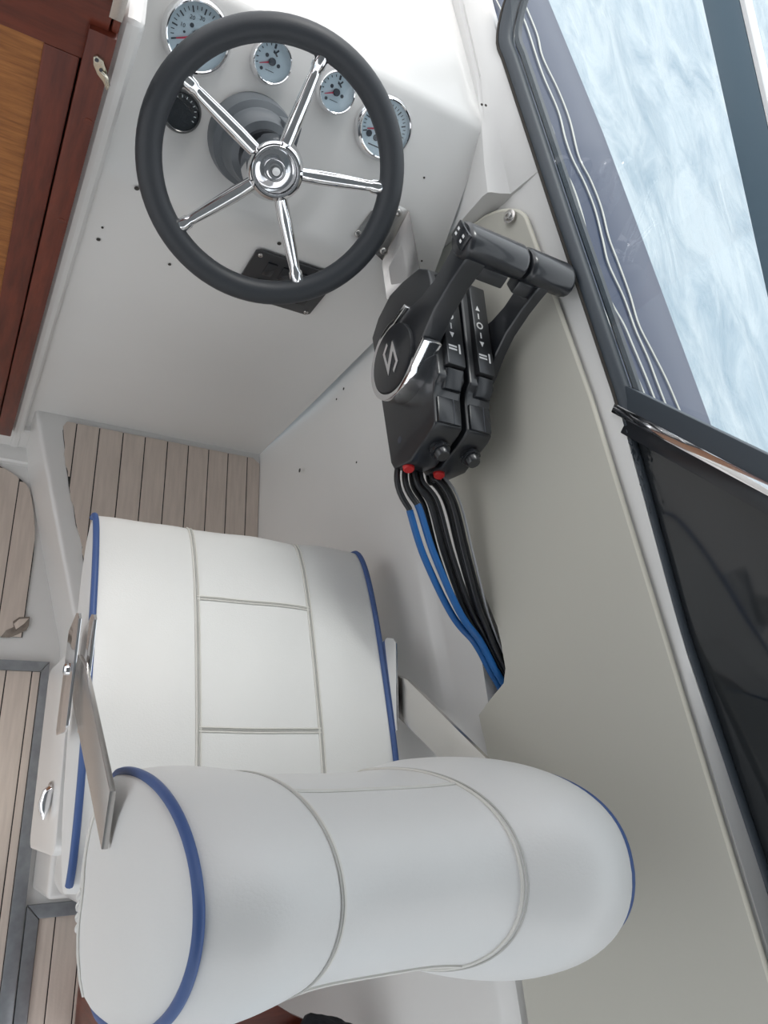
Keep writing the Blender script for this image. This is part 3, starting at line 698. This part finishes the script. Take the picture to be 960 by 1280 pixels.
    # grip
    def gsec(x, k=1.0):
        return [Vector((x, 0, 0)) + grip + (gd * math.sin(t) * .0235 + gp * math.cos(t) * .0275) * k * (1 + .06 * math.cos(2 * t)) for t in [2 * math.pi * i / 20 for i in range(20)]]
    bm = bmesh.new(); rings = [[bm.verts.new(p) for p in gsec(x, k)] for x, k in ([(grip_x0, .86), (grip_x0 + .003, .97), (grip_x0 + .008, 1), (grip_x1 - .006, 1.0), (grip_x1 - .002, .97), (grip_x1, .86)])]
    for A, B in zip(rings, rings[1:]):
        for i in range(20): bm.faces.new([A[i], A[(i + 1) % 20], B[(i + 1) % 20], B[i]])
    bm.faces.new(rings[0]); bm.faces.new(rings[-1][::-1])
    from_bm('grip', bm, 'black', c, auto=50)
    # lower latch under the grip
    lx0, lx1 = (grip_x0 + .030, grip_x1 - .012) if badge else (grip_x0, grip_x0 + .03)
    p = grip - gd * .026 - gp * .004
    hexa('trigger', [p + Vector((x, 0, 0)) + gd * a_ + gp * b_ for a_ in (-.012, .008) for x, b_ in ((lx0, -.012), (lx1, -.012), (lx1, .012), (lx0, .012))], 'black', c, bv=.003)
    if thumb:
        tp = grip + Vector((grip_x0, 0, 0)) + gd * .004
        n_ = Vector((-.9, .0, .35)).normalized()
        sw_ = hexa('trim_switch', [tp + Vector((x, 0, 0)) + gd * a_ * .9 + gp * b_ for x in (.002, -.0045) for a_, b_ in ((-.013, -.020), (-.013, .020), (.013, .020), (.013, -.020))], 'blackg', c, bv=.002)
        for q in (-.010, .010):
            for e in (-.0035, .0035):
                pc = tp + Vector((-.0047, 0, 0)) + gp * q + gd * e
                poly('switch_mark', [pc + gp * .003 + gd * .0018, pc - gp * .003 + gd * .0018, pc - gp * .003 - gd * .0018, pc + gp * .003 - gd * .0018], [(0, 1, 2, 3)], 'white', sw_)
    return c
control(.532, .578, .508, .540, .500, .598, 'black throttle lever unit with a silver emblem on its round hub', True, True)
control(.586, .630, .632, .650, .604, .680, 'black throttle lever unit set between the emblem unit and the beige panel', False, False)

# ------------------------------------------------------------------ cables
bl = 'blue sleeved control cables hanging below the throttle box'
blk_ = 'black control cables below the throttle box'
gry_ = 'pale wires below the throttle box'
BASE = Vector((.570, .452, .757))
CP = catmull([BASE, Vector((.572, .420, .7565)), at(541, 630, 0, .594), at(558, 690, 0, .620), at(583, 760, 0, .655), Vector((.688, .206, .731)), Vector((.711, .166, .730)), Vector((.735, .128, .730)), Vector((.750, .075, .730))], 8)
NC = len(CP); NOT_ = 46                                     # CP[46] lies in the notch
# (start X, start z, offset in the notch e1 and e2 in mm, radius, kind)
CB = [(.539, .754, -11, -6, .0052, 'blue'), (.5515, .754, -11, 5.6, .0052, 'blue'),
      (.5635, .7525, 0, -13, .0038, 'black'), (.5635, .7615, 0, -4, .0042, 'black'), (.573, .7615, 0, 5, .0038, 'black'),
      (.573, .7525, 9, -9, .0042, 'black'), (.5915, .7525, 9, 0, .0038, 'black'), (.5915, .7615, 0, 14, .0042, 'black'),
      (.602, .7535, 9, 9, .0040, 'black'), (.6015, .7615, 9, 15, .0018, 'grey'), (.612, .7545, 9, -15, .0018, 'grey')]
tracks = [[] for _ in CB]
for i in range(NC):
    d = (CP[min(i + 1, NC - 1)] - CP[max(i - 1, 0)]).normalized()
    e2 = (Vector((0, 0, 1)) - d * d.z).normalized(); e1 = d.cross(e2)
    if e1.x < 0: e1 = -e1
    f_ = max(0, 1 - i / 12); e1 = e1.lerp(Vector((1, 0, 0)), f_).normalized()
    t = min(1, i / NOT_); w_ = t * t * (3 - 2 * t); k = 1 + .75 * math.sin(math.pi * t) ** 2
    off = []
    for n_, (x, z, a_, b_, r, kd) in enumerate(CB):
        p0 = Vector((x - BASE.x, z - BASE.z)); p1 = Vector((a_, b_)) * .001
        off.append((p0 + (p1 - p0) * w_) * k)
    for _ in range(200):                                     # push touching cables apart
        moved = False
        for u in range(len(CB)):
            for v in range(u + 1, len(CB)):
                q = off[v] - off[u]; need = CB[u][4] + CB[v][4] + .0014
                if q.length < need:
                    q = q.normalized() if q.length > 1e-6 else Vector((1, 0)); g_ = (need - (off[v] - off[u]).length) / 2
                    off[u] = off[u] - q * g_; off[v] = off[v] + q * g_; moved = True
        if not moved: break
    for n_ in range(len(CB)): tracks[n_].append(CP[i] + e1 * off[n_].x + e2 * off[n_].y)
for tr, (x, z, a_, b_, r, kd) in zip(tracks, CB):
    if kd == 'blue':
        tag(tube('control_cable', tr[:15], .0046, 'cable', None, seg=10), 'black cable end running into a blue sleeve under the throttle box', 'cable', bl)
        tag(tube('control_cable', tr[14:], r, 'cableblue', None, seg=10), 'bright blue sleeved cable from the throttle box into the panel notch', 'cable', bl)
    elif kd == 'black': tag(tube('control_cable', tr, r, 'cable', None, seg=10), 'thin black control cable from the throttle box into the panel notch', 'cable', blk_)
    else: tag(tube('control_cable', tr, r, 'cablegrey', None, seg=8), 'slim pale grey wire among the black throttle cables', 'cable', gry_)

# ------------------------------------------------------------------ helm seat
CAPS = [(1.0, 0), (.985, .10), (.94, .34), (.85, .60), (.70, .80), (.5, .93), (.25, .99)]
class Drum:
    def __init__(s, x0, x1, cy, cz, A, B, p, tilt, scale, capd, Bd=None):
        s.x0, s.x1, s.cy, s.cz, s.A, s.B, s.p, s.scale, s.capd = x0, x1, cy, cz, A, B, p, scale, capd
        s.Bd = Bd or B
        s.u = Vector((0, math.cos(tilt), math.sin(tilt))); s.v = Vector((0, -math.sin(tilt), math.cos(tilt)))
    dp = 0.0
    def sec(s, th, k=1.0, u=0.0):
        c, n = math.cos(th), math.sin(th)
        B = s.B if n > 0 else s.Bd
        p = (s.p if n > 0 else 2.6) + s.dp * u
        a = s.A * math.copysign(abs(c) ** (2 / p), c) * k; b = B * math.copysign(abs(n) ** (2 / p), n) * k
        return s.u * a + s.v * b
    def cap(s, a, h):      # point on the port end cap at section coordinates a (forward), h (up)
        k = (abs(a / s.A) ** s.p + abs(h / (s.B if h > 0 else s.Bd)) ** s.p) ** (1 / s.p) / s.scale(0, 0)
        d = interp([(q, e) for q, e in CAPS], min(max(k, .25), 1)); q = s.u * a + s.v * h
        return Vector((s.x0 - s.capd * d - .0008, s.cy + q.y, s.cz + q.z))
    def pt(s, x, th, k=1.0):
        kk = s.scale((x - s.x0) / (s.x1 - s.x0), th); q = s.sec(th, kk * k, min(1, max(0, (x - s.x0) / (s.x1 - s.x0)))); return Vector((x, s.cy + q.y, s.cz + q.z))
    def normal(s, x, th):
        e = 1e-3; a = s.pt(x, th + e) - s.pt(x, th - e); n = Vector((0, a.z, -a.y)).normalized()
        c = Vector((x, s.cy, s.cz)); return n if n.dot(s.pt(x, th) - c) > 0 else -n
    def thetas(s, n=96): return [2 * math.pi * i / n for i in range(n)]
    def body(s, nm, m, parent, nx=60, n=96):
        bm = bmesh.new(); rings = []
        T = s.thetas(n)
        caps = CAPS
        for k, d in caps[::-1]: rings.append([bm.verts.new(s.pt(s.x0, t, k) + Vector((-s.capd * d, 0, 0))) for t in T])
        for i in range(1, nx): rings.append([bm.verts.new(s.pt(s.x0 + (s.x1 - s.x0) * i / nx, t)) for t in T])
        for k, d in caps: rings.append([bm.verts.new(s.pt(s.x1, t, k) + Vector((s.capd * d, 0, 0))) for t in T])
        for A, B in zip(rings, rings[1:]):
            for i in range(n): bm.faces.new([A[i], A[(i + 1) % n], B[(i + 1) % n], B[i]])
        for R_, sg in ((rings[0], -1), (rings[-1], 1)):
            c = sum((v.co for v in R_), Vector()) / n; cv = bm.verts.new(c + Vector((sg * s.capd * .01, 0, 0)))
            for i in range(n): bm.faces.new([R_[i], R_[(i + 1) % n], cv])
        return from_bm(nm, bm, m, parent, smooth=True)
    def ring(s, nm, x, r, m, parent, off=0.0, seg=8, th0=None, th1=None, n=120, dx=0):
        if th0 is None:
            return tube(nm, [s.pt(x, t) + s.normal(x, t) * off for t in s.thetas(n)], r, m, parent, seg=seg, closed=True)
        return tube(nm, [s.pt(x, th0 + (th1 - th0) * i / n) + s.normal(x, th0 + (th1 - th0) * i / n) * off for i in range(n + 1)], r, m, parent, seg=seg)
    def line(s, nm, xa, xb, th, r, m, parent, off=0.0, n=20):
        return tube(nm, [s.pt(xa + (xb - xa) * i / n, th) + s.normal(xa + (xb - xa) * i / n, th) * off for i in range(n + 1)], r, m, parent, seg=6)
seat = empty('helm_seat', (.39, .10, .44), label='white vinyl helm seat with rolled backrest and blue piping', cat='seat')
def bump3(u, s1, s2, amp):
    for a, b in ((0, s1), (s1, s2), (s2, 1)):
        if a <= u <= b: return 1 + amp * (math.sin(math.pi * (u - a) / (b - a)) ** .6)
    return 1
S1 = (.302 - .160) / .432; S2 = (.476 - .160) / .432
def sc_seat(u, th): return bump3(min(max(u, 0), 1), S1, S2, .014) + .004 * math.sin(u * 23 + th * 5)
cush = Drum(.164, .592, .140, .556, .246, .054, 2.7, math.radians(-12.0), sc_seat, .006)
cu = cush.body('cushion', 'vinyl', seat)
for x in (.164, .592): cush.ring('piping', x, .0046, 'blue', cu, off=.001, th0=math.radians(2), th1=math.radians(164))
xS1, xS2 = .302, .476
for x in (xS1, xS2):
    for d in (-.0028, .0028): cush.ring('seam', x + d, .0014, 'seam', cu, off=.0008, seg=6)
    cush.ring('seam_shade_line', x, .0009, 'groove', cu, off=.0006, seg=6)  # thin raised line, seam shade put into its colour
def th_for_y(dr, x, y):
    best = min((abs(dr.pt(x, t).y - y), t) for t in [math.radians(i * .5) for i in range(40, 320)])
    return best[1]
for vpx in (749, 915):
    p = at(315, vpx, 2, .60); th = th_for_y(cush, .39, p.y)
    for dth in (-.010, .010): cush.line('seam', xS1, xS2, th + dth, .0014, 'seam', cu, off=.0008)
    cush.line('seam_shade_line', xS1, xS2, th, .0009, 'groove', cu, off=.0006)
# backrest
B1 = .295; B2 = .471
def sc_back(u, th):
    s1, s2 = (B1 - .180) / .424, (B2 - .180) / .424; u = min(max(u, 0), 1)
    if s1 <= u <= s2: d = 1 - (2 * (u - (s1 + s2) / 2) / (s2 - s1)) ** 4 * .25
    elif u < s1: d = max(0, 1 - (s1 - u) / .16) ** 1.6 * .72
    else: d = max(0, 1 - (u - s2) / .16) ** 1.6 * .72
    e = min(u, 1 - u) / .12; ed = (1 - min(1, e)) ** 2
    aft = max(0, -math.cos(th))
    return 1 - .095 * d - aft * (.06 * d + .07 * u) - (.05 if u < .5 else .06) * ed + (.045 * math.sin(math.pi * min(1, (u - s2) / (1 - s2))) if u > s2 else 0)
back = Drum(.180, .604, -.083, .770, .112, .285, 1.95, math.radians(0), sc_back, .025, Bd=.085)
back.dp = .55
bk = back.body('backrest', 'vinyl', seat, nx=72)
for x, of in ((.180, .001), (.604, -.002)): back.ring('piping', x, .0045, 'blue', bk, off=of)
for x in (B1, B2):
    back.ring('seam', x, .0020, 'seam', bk, off=.0004, seg=6); back.ring('seam_shade_line', x + (.003 if x == B2 else -.003), .0010, 'groove', bk, off=.0006, seg=6)
for th in (math.radians(38), math.radians(140)):
    back.line('seam', B1, B2, th, .0020, 'seam', bk, off=.0006)
# panel seam and zip on the port end of the backrest
tube('seam', [back.cap(.085 - .175 * i / 16, -.012 + .003 * math.sin(i)) for i in range(17)], .0020, 'seam', bk, seg=6)
for i in range(4):
    tube('zip_fold', [back.cap(-.012 - .010 * i + .003 * j, -.055 + .010 * j) for j in range(5)], .0020, 'vinyl', bk, seg=6)
# swing arms and brackets
def arm(x, sgn):
    prism('swing_arm', [Vector((x, y, z)) for y, z in [(.168, .605), (.149, .656), (.005, .868), (-.043, .855), (.107, .612), (.135, .585)]], (sgn * .006, 0, 0), 'steel', seat, bv=.001)
    for dx in ((-.008, .010) if sgn > 0 else (.010,)):
        prism('hinge_plate', [Vector((x + sgn * dx, y, z)) for y, z in [(.214, .632), (.218, .615), (.204, .568), (.080, .558), (.074, .566), (.074, .622), (.080, .634), (.206, .640)]], (sgn * .0035, 0, 0), 'chrome', seat, bv=.0008)
    if sgn > 0: lathe('pivot_bolt', Vector((x - sgn * .008, .150, .600)), frame((-sgn, 0, 0)), [(.008, 0), (.008, .003), (.006, .005), (0, .005)], 'chrome', seat, seg=16)
arm(.149, 1); arm(.607, -1)
box('seat_base', .215, .55, -.06, .24, .462, .512, 'gel', seat, bv=.01)
# seat locker below
lock = empty('seat_locker', (.4, .05, 0), label='white moulded locker box under the helm seat with hinged side door', cat='locker')
prism('body', [(x, y, -.0015) for x, y in [(.247, .262), (.241, .24), (.241, -.14), (.256, -.162), (.58, -.162), (.585, .262)]], (0, 0, .4625), 'gel', lock, bv=.012, seg=3)
box('door_frame', .188, .248, -.05, .18, .26, .455, 'gel', lock, bv=.006, seg=2)
rr_ = .022
dq = []
for cy_, cz_, a0 in [(.175, .285, -90), (.175, .462, 0), (-.045, .502, 90), (-.045, .300, 180)]:
    for i in range(6): t = math.radians(a0 + 18 * i); dq.append((.160, cy_ + rr_ * math.cos(t), cz_ + rr_ * math.sin(t)))
dr = prism('door', dq, (.036, 0, 0), 'gel', lock, bv=.003, seg=2)
kc = at(64, 992, 0, .160)
lathe('latch_plate', kc, frame((-1, 0, 0)), [(.016, -.001), (.016, .002), (.014, .004), (0, .004)], 'steel', dr, seg=28)
tube('latch_knob', [kc + Vector((-.002, .006, .012)), kc + Vector((-.006, .002, .012)), kc + Vector((-.008, -.012, .010)), kc + Vector((-.008, -.020, .009)), kc + Vector((-.007, -.032, .007))], [.006, .0075, .0085, .007, .0015], 'chrome', dr, seg=14)

# ------------------------------------------------------------------ things aft of the seat
lid = prism('wooden_lid', [at(u, v, 2, .42) for u, v in [(330, 1246), (366, 1268), (440, 1300), (455, 1380), (150, 1400), (160, 1290)]], (0, 0, -.02), 'mahog2', bv=.003)
tag(lid, 'dark mahogany board lying low behind the backrest', 'board')
box('lid_support', .34, .50, -.44, -.30, -.2, .401, 'mahog', lid)
bm = bmesh.new()
cen = at(400, 1322, 2, .445)
bmesh.ops.create_icosphere(bm, subdivisions=4, radius=1)
for v in bm.verts:
    p = v.co.copy(); nz = noise.noise(p * 2.3) * .25
    v.co = cen + Vector((p.x * .06 * (1 + nz), p.y * .05 * (1 + nz), p.z * .03 * (1 + nz * 2) + nz * .01))
jk = from_bm('folded_jacket', bm, 'cloth', smooth=True); tag(jk, 'crumpled black cloth on the dark board behind the backrest', 'cloth')
